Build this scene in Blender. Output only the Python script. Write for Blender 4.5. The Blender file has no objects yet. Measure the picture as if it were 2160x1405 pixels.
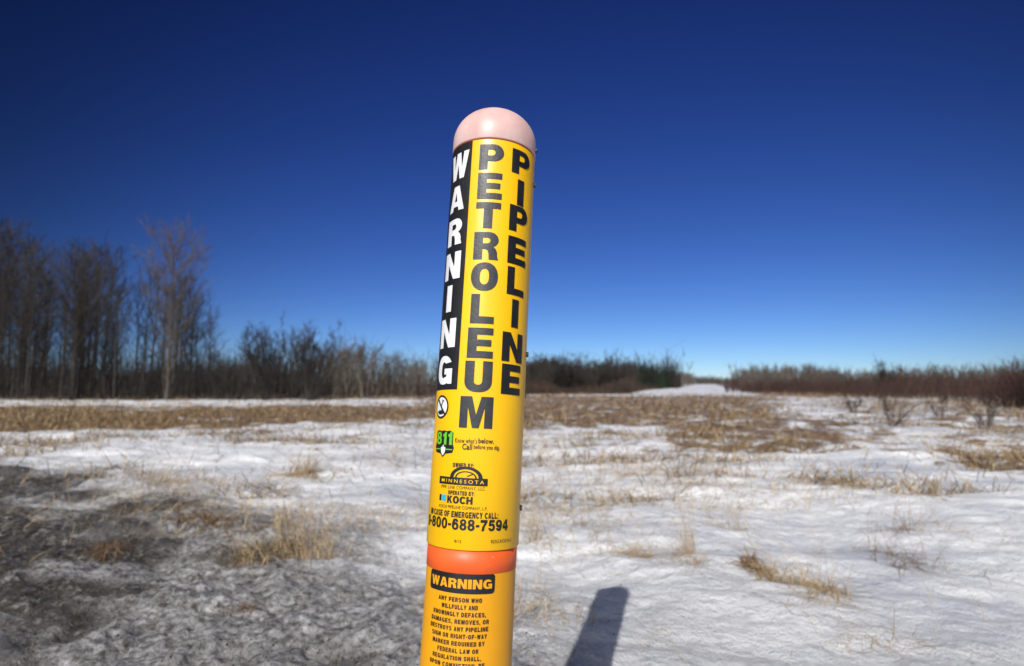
import bpy, bmesh, math, random
import numpy as np
from mathutils import Vector, Matrix, Euler
R_=math.radians
rng=np.random.default_rng(5); random.seed(5)
scene=bpy.context.scene; C=scene.collection
F=1200.0; PITCH=R_(5.36); CAMH=0.70
# ------------------------------------------------------------ tags
def tag(o,label=None,cat=None,group=None,kind=None):
    if label:o['label']=label
    if cat:o['category']=cat
    if group:o['group']=group
    if kind:o['kind']=kind
    return o
def empty(name,loc,rot=(0,0,0)):
    o=bpy.data.objects.new(name,None); C.objects.link(o); o.location=loc; o.rotation_euler=rot; o.empty_display_size=.1
    return o
def link(name,me,mat,parent=None,smooth=False):
    o=bpy.data.objects.new(name,me); C.objects.link(o)
    if mat is not None: me.materials.append(mat)
    if parent is not None:o.parent=parent
    if smooth:
        me.polygons.foreach_set('use_smooth',[True]*len(me.polygons))
    return o
# ------------------------------------------------------------ materials
def nm(name):
    m=bpy.data.materials.new(name); m.use_nodes=True
    return m,m.node_tree.nodes,m.node_tree.links,m.node_tree.nodes['Principled BSDF']
def ramp(N,stops):
    r=N.new('ShaderNodeValToRGB'); e=r.color_ramp.elements
    while len(e)<len(stops): e.new(.5)
    for k,(p,c) in enumerate(stops):
        e[k].position=p; e[k].color=(*c,1)
    return r
def noise(N,L,scale,detail=6,rough=.6,coord=None,stretch=None):
    n=N.new('ShaderNodeTexNoise'); n.inputs['Scale'].default_value=scale; n.inputs['Detail'].default_value=detail; n.inputs['Roughness'].default_value=rough
    if coord is not None:
        if stretch:
            mp=N.new('ShaderNodeMapping'); mp.inputs['Scale'].default_value=stretch; L.new(coord,mp.inputs[0]); L.new(mp.outputs[0],n.inputs[0])
        else: L.new(coord,n.inputs[0])
    return n
def plastic(name,c1,c2,rough=.4,scale=14,stretch=(1,1,.3),bump=.03,spots=None,sss=0):
    m,N,L,b=nm(name)
    tc=N.new('ShaderNodeTexCoord')
    n=noise(N,L,scale,8,.65,tc.outputs['Object'],stretch)
    r=ramp(N,[(.3,c1),(.7,c2)]); L.new(n.outputs[0],r.inputs[0])
    col=r.outputs[0]
    if spots:
        n3=noise(N,L,160,4,.7,tc.outputs['Object']); r3=ramp(N,[(.66,(0,0,0)),(.74,(1,1,1))]); L.new(n3.outputs[0],r3.inputs[0])
        mx=N.new('ShaderNodeMixRGB'); L.new(r3.outputs[0],mx.inputs[0]); L.new(col,mx.inputs[1]); mx.inputs[2].default_value=(*spots,1); col=mx.outputs[0]
    L.new(col,b.inputs['Base Color'])
    rn=noise(N,L,30,6,.7,tc.outputs['Object'],(1,1,.4)); rm=N.new('ShaderNodeMapRange'); L.new(rn.outputs[0],rm.inputs[0]); rm.inputs[1].default_value=.3; rm.inputs[2].default_value=.7; rm.inputs[3].default_value=rough-.07; rm.inputs[4].default_value=rough+.12
    L.new(rm.outputs[0],b.inputs['Roughness'])
    n2=noise(N,L,350,3,.5,tc.outputs['Object']); bp=N.new('ShaderNodeBump'); bp.inputs['Strength'].default_value=bump; bp.inputs['Distance'].default_value=.001
    L.new(n2.outputs[0],bp.inputs['Height']); L.new(bp.outputs[0],b.inputs['Normal'])
    if sss:
        b.inputs['Subsurface Weight'].default_value=sss; b.inputs['Subsurface Radius'].default_value=(.02,.006,.004); b.inputs['Subsurface Scale'].default_value=.5
    return m
M={}
M['yellow']=plastic('sleeve_yellow',(.88,.47,.002),(.95,.535,.003),.36,9,(1,1,.3),.04,spots=(.66,.34,.01))
M['yellow2']=plastic('label_yellow',(.74,.32,.003),(.82,.38,.005),.45,9,(1,1,.3),.04,spots=(.5,.25,.02))
M['orange']=plastic('band_orange',(.74,.09,.015),(.82,.13,.02),.45,20,(1,1,.5),.05,spots=(.8,.3,.2))
M['black']=plastic('print_black',(.006,.006,.007),(.014,.014,.016),.45,60,(1,1,1),.12)
M['char']=plastic('print_charcoal',(.016,.017,.019),(.032,.033,.036),.5,90,(1,1,1),.3)
M['white']=plastic('print_white',(.72,.72,.72),(.8,.8,.8),.4)
M['green']=plastic('print_green',(.12,.46,.02),(.15,.52,.03),.4)
M['cyan']=plastic('print_cyan',(.02,.35,.62),(.03,.40,.68),.4)
M['cap']=plastic('cap_pink',(.60,.36,.32),(.76,.56,.52),.42,16,(1,1,.5),.05,spots=(.5,.3,.27),sss=.15)
M['rim']=plastic('rim_rust',(.35,.07,.03),(.45,.12,.05),.6)
M['screw']=plastic('screw_dark',(.02,.02,.02),(.06,.055,.05),.5)
def bark(name,c1,c2):
    m,N,L,b=nm(name)
    tc=N.new('ShaderNodeTexCoord'); oi=N.new('ShaderNodeObjectInfo')
    n=noise(N,L,5,4,.6,tc.outputs['Object'],(1,1,.3))
    r=ramp(N,[(.3,c1),(.7,c2)]); L.new(n.outputs[0],r.inputs[0])
    hs=N.new('ShaderNodeHueSaturation'); mr=N.new('ShaderNodeMapRange'); mr.inputs[3].default_value=.6; mr.inputs[4].default_value=1.4
    L.new(oi.outputs['Random'],mr.inputs[0]); L.new(mr.outputs[0],hs.inputs['Value']); L.new(r.outputs[0],hs.inputs['Color'])
    L.new(hs.outputs[0],b.inputs['Base Color']); b.inputs['Roughness'].default_value=.9
    return m
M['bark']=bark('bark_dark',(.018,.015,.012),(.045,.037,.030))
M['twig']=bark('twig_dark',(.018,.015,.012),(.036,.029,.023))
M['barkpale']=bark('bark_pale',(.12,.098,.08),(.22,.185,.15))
M['barkmid']=bark('bark_mid',(.075,.06,.046),(.15,.12,.092))
M['twigmid']=bark('twig_mid',(.052,.040,.030),(.098,.075,.055))
M['graytwig']=bark('twig_gray',(.058,.049,.041),(.12,.10,.083))
def brushmat(name,cs,sc=.25):
    m,N,L,b=nm(name); tc=N.new('ShaderNodeTexCoord'); g=N.new('ShaderNodeNewGeometry')
    n=noise(N,L,sc,5,.6,tc.outputs['Object']); mx=N.new('ShaderNodeMath'); mx.operation='MULTIPLY_ADD'; L.new(g.outputs['Random Per Island'],mx.inputs[0]); mx.inputs[1].default_value=.35; L.new(n.outputs[0],mx.inputs[2])
    r=ramp(N,[(.45,cs[0]),(.65,cs[1]),(.85,cs[2])]); L.new(mx.outputs[0],r.inputs[0]); L.new(r.outputs[0],b.inputs['Base Color']); b.inputs['Roughness'].default_value=.9
    return m
M['redbrush']=brushmat('brush_red',((.015,.007,.006),(.038,.017,.013),(.078,.040,.028)))
M['brown']=brushmat('brush_brown',((.014,.010,.008),(.038,.024,.016),(.085,.055,.036)))
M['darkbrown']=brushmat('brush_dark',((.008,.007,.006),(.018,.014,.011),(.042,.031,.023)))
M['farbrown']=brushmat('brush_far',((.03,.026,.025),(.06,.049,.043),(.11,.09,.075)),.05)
M['needle']=bark('needles',(.006,.018,.008),(.016,.038,.014))
def strawmat(name,c1,c2,c3):
    m,N,L,b=nm(name)
    g=N.new('ShaderNodeNewGeometry')
    r=ramp(N,[(0,c1),(.5,c2),(1,c3)]); L.new(g.outputs['Random Per Island'],r.inputs[0])
    L.new(r.outputs[0],b.inputs['Base Color']); b.inputs['Roughness'].default_value=.75
    return m
M['straw']=strawmat('straw',(.16,.10,.045),(.38,.26,.125),(.54,.42,.24))
M['stubble']=strawmat('stubble',(.05,.030,.016),(.22,.14,.065),(.46,.34,.18))
M['deadbrown']=strawmat('dead_brown',(.04,.022,.014),(.15,.08,.032),(.32,.2,.1))
M['matted']=strawmat('matted_grass',(.012,.009,.006),(.045,.032,.018),(.15,.11,.06))
M['clod']=strawmat('soil',(.012,.009,.007),(.05,.04,.032),(.20,.17,.15))
# ------------------------------------------------------------ numpy noise / terrain
def vn(x,y,s=0):
    ix=np.floor(x).astype(np.int64); iy=np.floor(y).astype(np.int64); fx=x-ix; fy=y-iy
    def h(a,b):
        v=(a*374761393+b*668265263+s*974634777)&0xffffffff
        v=((v^(v>>13))*1274126177)&0xffffffff
        return ((v^(v>>16))&0xffff)/65535.0
    ux=fx*fx*(3-2*fx); uy=fy*fy*(3-2*fy)
    return (h(ix,iy)*(1-ux)+h(ix+1,iy)*ux)*(1-uy)+(h(ix,iy+1)*(1-ux)+h(ix+1,iy+1)*ux)*uy
def fbm(x,y,s=0,o=4):
    t=0;a=.5;n=0
    for k in range(o):
        t=t+a*vn(x*2**k+17.3*k,y*2**k-9.1*k,s+k); n+=a; a*=.5
    return t/n
def ss(a,b,x):
    t=np.clip((x-a)/(b-a),0,1); return t*t*(3-2*t)
def dirt(x,y):
    yb=np.interp(x,[-40,-6,-4,-1.8,-.8,-.26,.1,.8,2,6],[7,5.4,4.8,3.5,2.7,1.95,1.6,1.5,1.4,1.3])
    return ss(-.85,.85,(yb-y)+(fbm(x*1.5,y*1.5,40)-.5)*1.7)
def soil(x,y):
    q=(-x*.9-.45)-(y-1.6)*.36
    return ss(.36,.80,fbm(x*3.0,y*4.0,48,6)+.20*np.clip(q,-1.2,1.5)-.08)*ss(.45,.95,dirt(x,y))*ss(-.05,-.6,x)
def tan_(x,y):
    a=x/np.maximum(y,.1); w=(fbm(x*.35,y*.35,60)-.5)
    yy=y*(1+w*.5)
    near=np.interp(a,[-1.5,-.9,-.5,-.2,0],[7.6,7.9,9.0,10.5,11.5])
    A=ss(near*.84,near*1.2,yy)*(1-ss(17,24,yy))*(1-ss(-.08,.03,a))*.86
    B=ss(-.2,-.12,a)*(1-ss(.38,.60,a))*ss(8.5,13,yy)*(1-ss(36,52,yy))*.78
    Cc=ss(.16,.32,a)*(1-ss(.52,.78,a))*ss(4.8,6.8,yy)*(1-ss(10,15,yy))*.68
    D=ss(.42,.62,a)*ss(6,12,yy)*(1-ss(28,34,yy))*.56
    E=ss(.68,.82,a)*ss(4.2,5.0,yy)*(1-ss(5.4,6.8,yy))*.62
    Sp=ss(-.05,.15,a)*ss(4.0,7,y)*.38
    Sq=ss(.1,-.2,a)*ss(5,8,y)*.28
    cx=.342*y-4
    Fw=ss(27,31,y)*(1-ss(-3,0,x))*.62
    G=ss(6,10,x-cx)*ss(30,45,y)*.9
    wd=1.5+.035*np.clip(y-55,0,200)
    Hh=ss(wd,wd+6,cx-x)*ss(40,55,y)*.9
    return np.max(np.stack([A,B,Cc,D,E,Sp,Sq,Fw,G,Hh]),axis=0)
def hgt(x,y):
    r=np.sqrt(x*x+y*y)
    z=(fbm(x*.5,y*.5,1,3)-.5)*.16*ss(.8,3,r)
    z=z+(fbm(x*1.5,y*3.2,5,4)-.5)*.13*(1-ss(20,60,r))
    z=z+(fbm(x*7,y*12,9,3)-.5)*.018*(1-ss(10,30,r))
    d=dirt(x,y)*ss(.9,-.4,x)
    z=z+d*((fbm(x*8,y*8,12,4)-.5)*.065+(fbm(x*24,y*24,14,3)-.5)*.036)*(1-ss(10,20,r))
    z=z-soil(x,y)*.012
    z=z+np.clip(y-60,0,340)*.0065
    z=z+(fbm(x*.02,y*.02,30,2)-.5)*.25*ss(60,160,r)
    return z
def H1(x,y): return float(hgt(np.array([float(x)]),np.array([float(y)]))[0])
def gpx(u,v):
    X=(u-1080)/F; t=(702.5-v)/F
    Y=math.cos(PITCH)-t*math.sin(PITCH); Z=math.sin(PITCH)+t*math.cos(PITCH)
    k=-CAMH/Z
    return X*k,Y*k
th=np.concatenate([np.arange(-180,-62,4.0),np.arange(-62,62,.25),np.arange(62,180,4.0)]); th=np.radians(th); nt=len(th)
rad=np.concatenate([np.geomspace(.35,1.1,30)[:-1],np.geomspace(1.1,8,430)[:-1],np.geomspace(8,1500,360)]); nr=len(rad)
TT,RR=np.meshgrid(th,rad); X=(RR*np.sin(TT)).ravel(); Y=(RR*np.cos(TT)).ravel(); Zg=hgt(X,Y)
co=np.stack([X,Y,Zg],1); co=np.vstack([co,[[0,0,H1(0,0)]]])
i=np.arange(nr-1)[:,None]*nt; j=np.arange(nt)[None,:]; j2=(j+1)%nt
q=np.stack([i+j,i+nt+j,i+nt+j2,i+j2],-1).reshape(-1,4)[:, ::-1]
c0=nr*nt
me=bpy.data.meshes.new('ground')
me.from_pydata(co.tolist(),[],q.tolist()+[[c0,int(jj),int((jj+1)%nt)][::-1] for jj in range(nt)])
for nme,arr in (('dirt',dirt(X,Y)),('tan',tan_(X,Y)),('soil',soil(X,Y)),('grime',ss(1.1,-.7,X))):
    at=me.attributes.new(nme,'FLOAT','POINT'); at.data.foreach_set('value',np.append(arr,0).astype(np.float32))
m,N,L,b=nm('ground_snow'); tc=N.new('ShaderNodeTexCoord'); P=tc.outputs['Object']
def attr(n):
    a=N.new('ShaderNodeAttribute'); a.attribute_name=n; return a.outputs['Fac']
def mth(op,a,bb):
    x=N.new('ShaderNodeMath'); x.operation=op
    for k,s in enumerate((a,bb)):
        if isinstance(s,(int,float)): x.inputs[k].default_value=s
        else: L.new(s,x.inputs[k])
    return x.outputs[0]
def sstep(s,lo,hi):
    x=N.new('ShaderNodeMapRange'); x.interpolation_type='SMOOTHSTEP'; L.new(s,x.inputs[0]); x.inputs[1].default_value=lo; x.inputs[2].default_value=hi; return x.outputs[0]
def mixc(f,a,bb,mode='MIX'):
    x=N.new('ShaderNodeMixRGB'); x.blend_type=mode
    for k,s in enumerate((f,a,bb)):
        if isinstance(s,(int,float)): x.inputs[k].default_value=s
        elif isinstance(s,tuple): x.inputs[k].default_value=(*s,1)
        else: L.new(s,x.inputs[k])
    return x.outputs[0]
n1=noise(N,L,1.6,12,.74,P); n2=noise(N,L,22,8,.7,P); n3=noise(N,L,7,10,.72,P); n4=noise(N,L,80,5,.7,P); n5=noise(N,L,1.0,8,.65,P,(.5,1.5,1)); n6=noise(N,L,2.2,10,.7,P,(.5,1.6,1)); n7=noise(N,L,36,7,.75,P)
sr=ramp(N,[(.34,(.52,.55,.60)),(.45,(.76,.775,.80)),(.56,(.90,.905,.91))]); L.new(n5.outputs[0],sr.inputs[0])  # blue-grey low stop paints the shade of hollows into the snow colour
gr=ramp(N,[(.34,(.66,.66,.66)),(.48,(1,1,1))]); L.new(n2.outputs[0],gr.inputs[0])
snow=mixc(.42,sr.outputs[0],gr.outputs[0],'MULTIPLY')
stain=mth('MULTIPLY',sstep(mth('ADD',n6.outputs[0],mth('MULTIPLY',attr('tan'),.10)),.56,.72),.50)
snow=mixc(stain,snow,(.48,.42,.33))
tr=ramp(N,[(.30,(.03,.018,.009)),(.46,(.15,.092,.042)),(.60,(.31,.21,.10)),(.74,(.54,.45,.32))]); L.new(n2.outputs[0],tr.inputs[0])
tf=sstep(mth('ADD',attr('tan'),mth('MULTIPLY',mth('SUBTRACT',n1.outputs[0],.5),3.4)),.38,.70)
c1=mixc(tf,snow,tr.outputs[0])
grain=mth('ADD',mth('MULTIPLY',n3.outputs[0],.36),mth('MULTIPLY',n7.outputs[0],.64))
dr=ramp(N,[(.38,(.03,.027,.024)),(.44,(.12,.11,.10)),(.49,(.28,.27,.26)),(.55,(.50,.495,.49)),(.63,(.78,.78,.79))]); L.new(grain,dr.inputs[0])
lt=ramp(N,[(.40,(.34,.345,.35)),(.49,(.58,.585,.59)),(.57,(.82,.82,.83))]); L.new(grain,lt.inputs[0])
dcol=mixc(attr('grime'),lt.outputs[0],dr.outputs[0])
df=sstep(mth('ADD',attr('dirt'),mth('MULTIPLY',mth('SUBTRACT',n3.outputs[0],.5),2.0)),.12,1.0)
c2=mixc(df,c1,dcol)
sc_=ramp(N,[(.40,(.006,.005,.004)),(.48,(.026,.022,.017)),(.54,(.10,.09,.075)),(.61,(.45,.44,.42))]); L.new(grain,sc_.inputs[0])
sf=sstep(mth('ADD',attr('soil'),mth('MULTIPLY',mth('SUBTRACT',mth('ADD',mth('MULTIPLY',n3.outputs[0],.5),mth('MULTIPLY',n7.outputs[0],.5)),.5),3.6)),.25,.90)
c3=mixc(mth('MULTIPLY',sf,.92),c2,sc_.outputs[0])
L.new(c3,b.inputs['Base Color']); b.inputs['Specular IOR Level'].default_value=.5
rr_=N.new('ShaderNodeMapRange'); L.new(n2.outputs[0],rr_.inputs[0]); rr_.inputs[1].default_value=.35; rr_.inputs[2].default_value=.65; rr_.inputs[3].default_value=.22; rr_.inputs[4].default_value=.7; L.new(rr_.outputs[0],b.inputs['Roughness'])
rg=mth('ADD',.75,mth('MULTIPLY',attr('dirt'),1.0))
hsum=mth('ADD',mth('MULTIPLY',n3.outputs[0],.055),mth('ADD',mth('MULTIPLY',n2.outputs[0],mth('MULTIPLY',rg,.026)),mth('MULTIPLY',n7.outputs[0],mth('MULTIPLY',rg,.014))))
bp=N.new('ShaderNodeBump'); bp.inputs['Strength'].default_value=.9; bp.inputs['Distance'].default_value=1.0; L.new(hsum,bp.inputs['Height']); L.new(bp.outputs[0],b.inputs['Normal'])
g=link('ground',me,m,smooth=True); tag(g,'snow covered field with brown grass patches and dirty slush',"ground",kind='structure')
# ------------------------------------------------------------ mesh buffer
class MB:
    def __init__(s): s.v=[]; s.f=[]
    def tube(s,pts,rs,n=5):
        b0=len(s.v)
        for k,p in enumerate(pts):
            d=(pts[min(k+1,len(pts)-1)]-pts[max(k-1,0)]).normalized()
            a=d.orthogonal().normalized(); c=d.cross(a)
            for t in range(n):
                an=2*math.pi*t/n; s.v.append(p+(a*math.cos(an)+c*math.sin(an))*rs[k])
        for k in range(len(pts)-1):
            for t in range(n):
                s.f.append((b0+k*n+t,b0+k*n+(t+1)%n,b0+(k+1)*n+(t+1)%n,b0+(k+1)*n+t))
    def tri(s,a,b,c):
        k=len(s.v); s.v+= [a,b,c]; s.f.append((k,k+1,k+2))
    def mesh(s,name):
        me=bpy.data.meshes.new(name); me.from_pydata([tuple(v) for v in s.v],[],s.f); return me
def rv(a=1): return Vector((random.uniform(-a,a),random.uniform(-a,a),random.uniform(-a,a)))
def twig(mb,p,d,l,r,n=3):
    e=p+(d+rv(.15)).normalized()*l; mb.tube([p,e],[r,r*.35],n)
def limb(p,d,l,segs,wander,up):
    pts=[p.copy()]; d=d.normalized()
    for k in range(segs):
        d=(d+rv(wander)+Vector((0,0,up))).normalized(); p=p+d*(l/segs); pts.append(p.copy())
    return pts
def norm_height(T,K,Ht):
    top=max(v.z for v in T.v+K.v); k=Ht/top
    for B_ in (T,K):
        for v in B_.v: v*=k
def tall_tree(Ht,nb,seed,width=.17,low=.18,tr=.012,subs=8,tw=5):
    random.seed(seed); T=MB(); K=MB()
    tp=[Vector((0,0,-.3))]; off=Vector((0,0,0))
    for k in range(12):
        off+=Vector((random.uniform(-1,1),random.uniform(-1,1),0))*.012*Ht*.5
        tp.append(Vector((off.x,off.y,Ht*(k+1)/12)))
    r0=Ht*tr; T.tube(tp,[r0*(1-k/12.5) for k in range(13)],7)
    for b_ in range(nb):
        f=low+(1-low)*(b_/nb)**.9; z=f*12; k=min(int(z),11); p=tp[k].lerp(tp[k+1],z-k)
        if k==0: p=tp[1].lerp(tp[2],.3)
        az=b_*2.4+random.uniform(-.5,.5); el=random.uniform(.55,1.1)
        prof=math.sin(math.pi*min(1,(1.03-f)*1.05+.08))*.8+.25
        l=Ht*width*prof*random.uniform(.7,1.25)
        d=Vector((math.cos(az)*math.cos(el),math.sin(az)*math.cos(el),math.sin(el)))
        pts=limb(p,d,l,4,.14,.13); rr=r0*.28*(1-f*.6)
        T.tube(pts,[rr,rr*.75,rr*.55,rr*.38,rr*.2],4)
        for s_ in range(subs):
            q=random.randint(1,4); sp=pts[q-1].lerp(pts[q],random.random()); sd=(pts[q]-pts[q-1]).normalized()+rv(.75)+Vector((0,0,.35))
            sl=l*random.uniform(.2,.42); sps=limb(sp,sd,sl,2,.2,.1); K.tube(sps,[.010,.007,.0045],3)
            for t_ in range(tw):
                twig(K,sps[random.randint(0,1)].lerp(sps[2],random.random()),sd.normalized()+rv(.6)+Vector((0,0,.3)),sl*random.uniform(.35,.8),.0055)
    norm_height(T,K,Ht)
    return T.mesh('trunk'),K.mesh('crown')
def bushy_tree(Ht,stems,seed,spread=.5,nb=11,th=1.0,tw=4):
    random.seed(seed); T=MB(); K=MB()
    for s_ in range(stems):
        az=s_*2*math.pi/stems+random.uniform(-.4,.4); ln=random.uniform(.15,spread)
        d=Vector((math.cos(az)*ln,math.sin(az)*ln,1)); base=Vector((math.cos(az),math.sin(az),0))*random.uniform(.03,.2)*Ht/4.4+Vector((0,0,-.2*Ht/4.4))
        pts=limb(base,d,Ht*random.uniform(.72,.92)*(1-.25*max(0,ln-.45)),7,.13,.03); r0=Ht*.011*(1 if Ht>2 else .7)
        T.tube(pts,[r0*(1-k/7.6) for k in range(8)],5)
        for b_ in range(nb):
            q=random.randint(2,7); p=pts[q-1].lerp(pts[q],random.random())
            d2=(pts[q]-pts[q-1]).normalized()+rv(.8)+Vector((0,0,.25)); l=Ht*random.uniform(.14,.30)
            bps=limb(p,d2,l,3,.2,.08); T.tube(bps,[r0*.35,r0*.25,r0*.17,r0*.1],3)
            for c_ in range(6):
                k=random.randint(1,3); p2=bps[k-1].lerp(bps[k],random.random()); d3=(bps[k]-bps[k-1]).normalized()+rv(.9)+Vector((0,0,.2)); l3=l*random.uniform(.25,.5)
                sp=limb(p2,d3,l3,2,.2,.1); K.tube(sp,[.010*th,.008*th,.005*th],3)
                for t_ in range(tw): twig(K,sp[1].lerp(sp[2],random.random()),d3.normalized()+rv(.7),l3*random.uniform(.4,.8),.006*th)
    norm_height(T,K,Ht)
    return T.mesh('trunk'),K.mesh('crown')
def conifer(Ht,seed):
    random.seed(seed); T=MB(); K=MB()
    T.tube([Vector((0,0,-.3)),Vector((0,0,Ht*.5)),Vector((0,0,Ht))],[Ht*.018,Ht*.011,.01],6)
    nl=30
    for k in range(nl):
        f=.02+.97*k/nl; rad_=Ht*.20*(1-f)**.9+.02
        for a in range(12):
            az=random.uniform(0,6.283); l=rad_*random.uniform(.6,1.25); p=Vector((0,0,Ht*f))
            e=p+Vector((math.cos(az)*l,math.sin(az)*l,-l*random.uniform(.1,.5)))
            for t_ in range(7):
                c=p.lerp(e,random.uniform(.15,1)); w=.11*Ht/5*(1.2-f*.7); K.tri(c+rv(w),c+rv(w),c+rv(w)+Vector((0,0,-w*.5)))
    return T.mesh('trunk'),K.mesh('crown')
def place_tree(pair,mats,name,x,y,sc,label,cat,group=None,rz=None,wx=1.0):
    o=empty(name,(x,y,H1(x,y)),(random.uniform(-.03,.03),random.uniform(-.03,.03),random.uniform(0,6.28) if rz is None else rz)); o.scale=(sc*wx,sc*wx,sc)
    tag(o,label,cat,group)
    for me_,nme,mt_ in zip(pair,('trunk','crown'),mats):
        c=bpy.data.objects.new(nme,me_); C.objects.link(c); c.parent=o
        if not me_.materials: me_.materials.append(mt_)
    return o
tallp=[tall_tree(9,34,s,width=w_,subs=7,tw=4,tr=.0095,low=.12) for s,w_ in ((11,.18),(12,.22),(13,.17),(14,.24),(15,.20))]
hero=tall_tree(9,80,77,width=.27,low=.10,tr=.011,subs=8)
bush=[bushy_tree(4.4,8,s,spread=.62,th=1.25,tw=5) for s in (21,22,23)]
grayb=[bushy_tree(4.4,4,s,spread=.35,nb=10,th=1.2) for s in (31,32,33)]
con=[conifer(5,s) for s in (41,42,43)]
random.seed(3)
ux=[-500,-200,0,40,100,200,260,330,380,420,460,480]; tv=[400,405,430,475,510,485,560,545,550,580,640,670]
for k in range(115):
    y=random.uniform(28,52); u=random.uniform(-330,460) ; x=(u-1080)/F*y
    top=np.interp(u,ux,tv)+random.choice([0,15,45,80,120,170]); Ht=.7+(815-top)/F*y
    place_tree(random.choice(tallp),(M['bark'],M['twig']),'bare_tree',x,y,Ht/9,'slender leafless tree crowded among others in the dark wood at the left','tree','leafless trees of the left wood',wx=1.1)
y=27; x=(355-1080)/F*y
place_tree(hero,(M['barkmid'],M['twigmid']),'bare_tree',x,y,(.7+(815-442)/F*y)/9,'tallest pale leafless tree with an open spreading crown at the edge of the left wood','tree',rz=.5,wx=1.1)
for u,top,y,lab in ((500,690,30,'low round leafless tree just right of the tall wood'),(562,650,29,'dark bushy leafless tree with the highest round crown right of the wood'),(620,666,30,'dark bushy leafless tree second from the highest round crown'),(657,668,29,'rightmost of the dark round leafless trees left of the post')):
    place_tree(bush[u%3],(M['bark'],M['twig']),'bare_tree',(u-1080)/F*y,y,(.7+(815-top)/F*y)/4.4,lab,'tree')
for k in range(34):
    y=random.uniform(33,46); u=random.uniform(695,1090); x=(u-1080)/F*y
    top=np.interp(u,[670,720,800,900,1090],[725,706,710,738,745])+random.uniform(-4,50)
    place_tree(random.choice(grayb),(M['barkpale'],M['graytwig']),'bare_tree',x,y,(.7+(815-top)/F*y)/4.4,'small thin leafless tree in the low row left of the yellow post','tree','small leafless trees in the low row')
for k in range(80):
    y=random.uniform(64,92); u=random.uniform(1085,1340); x=(u-1080)/F*y
    top=np.interp(u,[1085,1160,1250,1300,1355],[750,738,752,738,770])+random.uniform(-4,34)
    zz=H1(x,y); place_tree(random.choice(bush),(M['bark'],M['twig']),'bare_tree',x,y,(CAMH-zz+(815-top)/F*y)/4.4,'bushy leafless tree in the distant wood right of the yellow post','tree','leafless trees of the distant wood')
for k in range(34):
    y=random.uniform(96,135); u=1300+k*4.0+random.uniform(-4,4); x=(u-1080)/F*y
    top=np.interp(u,[1285,1340,1380,1410,1440],[768,758,760,766,784])+random.uniform(-4,22)
    zz=H1(x,y); place_tree(random.choice(con),(M['bark'],M['needle']),'conifer_tree',x,y,(CAMH-zz+(815-top)/F*y)/5,'dark green conifer at the right end of the distant wood','tree','conifers at the end of the distant wood',wx=1.15)
for k in range(34):
    y=random.uniform(150,270); u=np.interp(y,[150,270],[1440,1468])+random.uniform(-25,3); x=(u-1080)/F*y
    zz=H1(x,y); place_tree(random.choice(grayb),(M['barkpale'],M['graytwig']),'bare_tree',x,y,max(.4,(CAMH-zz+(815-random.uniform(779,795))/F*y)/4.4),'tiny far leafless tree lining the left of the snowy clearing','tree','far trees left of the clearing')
for k in range(90):
    y=random.uniform(72,130); u=random.uniform(1560,1790) if k<60 else random.uniform(1790,2300); x=(u-1080)/F*y
    top=np.interp(u,[1540,1590,1700,1800,2300],[788,762,764,774,766])+random.uniform(-4,18)
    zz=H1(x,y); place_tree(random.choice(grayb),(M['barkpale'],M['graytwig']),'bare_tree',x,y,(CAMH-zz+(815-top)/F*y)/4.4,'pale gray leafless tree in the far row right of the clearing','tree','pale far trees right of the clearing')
# ------------------------------------------------------------ ribbons (brush, stubble)
class RB:
    def __init__(s): s.V=[];s.F=[];s.n=0
    def add(s,P0,P1,w0,w1,dirs=None):
        n=len(P0)
        if dirs is None:
            a=rng.uniform(0,6.283,n); dirs=np.stack([np.cos(a),np.sin(a),np.zeros(n)],1)
        w0=np.broadcast_to(w0,(n,))[:,None]*.5; w1=np.broadcast_to(w1,(n,))[:,None]*.5
        v=np.stack([P0-dirs*w0,P0+dirs*w0,P1+dirs*w1,P1-dirs*w1],1).reshape(-1,3)
        f=np.arange(n*4).reshape(n,4)+s.n; s.n+=n*4; s.V.append(v); s.F.append(f)
    def mesh(s,name):
        me=bpy.data.meshes.new(name); me.from_pydata(np.vstack(s.V).tolist(),[],np.vstack(s.F).tolist()); return me
def brush(name,xs,ys,hmin,hmax,w,mat,label,cat,sub=5,fq=.15,amp=1.2):
    rb=RB(); n=len(xs); z=hgt(xs,ys)-.05; h=rng.uniform(hmin,hmax,n)*np.clip(1+amp*(fbm(xs*fq,ys*fq,77,4)-.5)*2,.35,2)
    P0=np.stack([xs,ys,z],1); P1=P0+np.stack([rng.normal(0,.24,n)*h,rng.normal(0,.24,n)*h,h],1)
    rb.add(P0,P1,w,w*.4)
    for k in range(sub):
        f=rng.uniform(.25,.95,n)[:,None]; S=P0*(1-f)+P1*f; l=h*rng.uniform(.15,.4,n)
        D=np.stack([rng.normal(0,.7,n),rng.normal(0,.7,n),rng.uniform(.2,1.0,n)],1); rb.add(S,S+D*l[:,None],w*.6,w*.25)
    o=link(name,rb.mesh(name),mat); tag(o,label,cat,kind='stuff'); return o
def reg(n,u0,u1,y0,y1,pw=1.0):
    y=y0+(y1-y0)*rng.random(n)**pw; u=rng.uniform(u0,u1,n); return (u-1080)/F*y,y
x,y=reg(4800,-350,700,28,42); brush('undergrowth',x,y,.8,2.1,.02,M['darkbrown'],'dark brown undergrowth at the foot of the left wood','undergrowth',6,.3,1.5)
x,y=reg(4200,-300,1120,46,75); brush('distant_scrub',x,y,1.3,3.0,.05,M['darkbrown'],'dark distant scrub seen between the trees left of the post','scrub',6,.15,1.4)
x,y=reg(2000,660,1110,33,46); brush('low_brush',x,y,.5,1.4,.022,M['brown'],'low brown brush under the small trees left of the post','brush')
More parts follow.
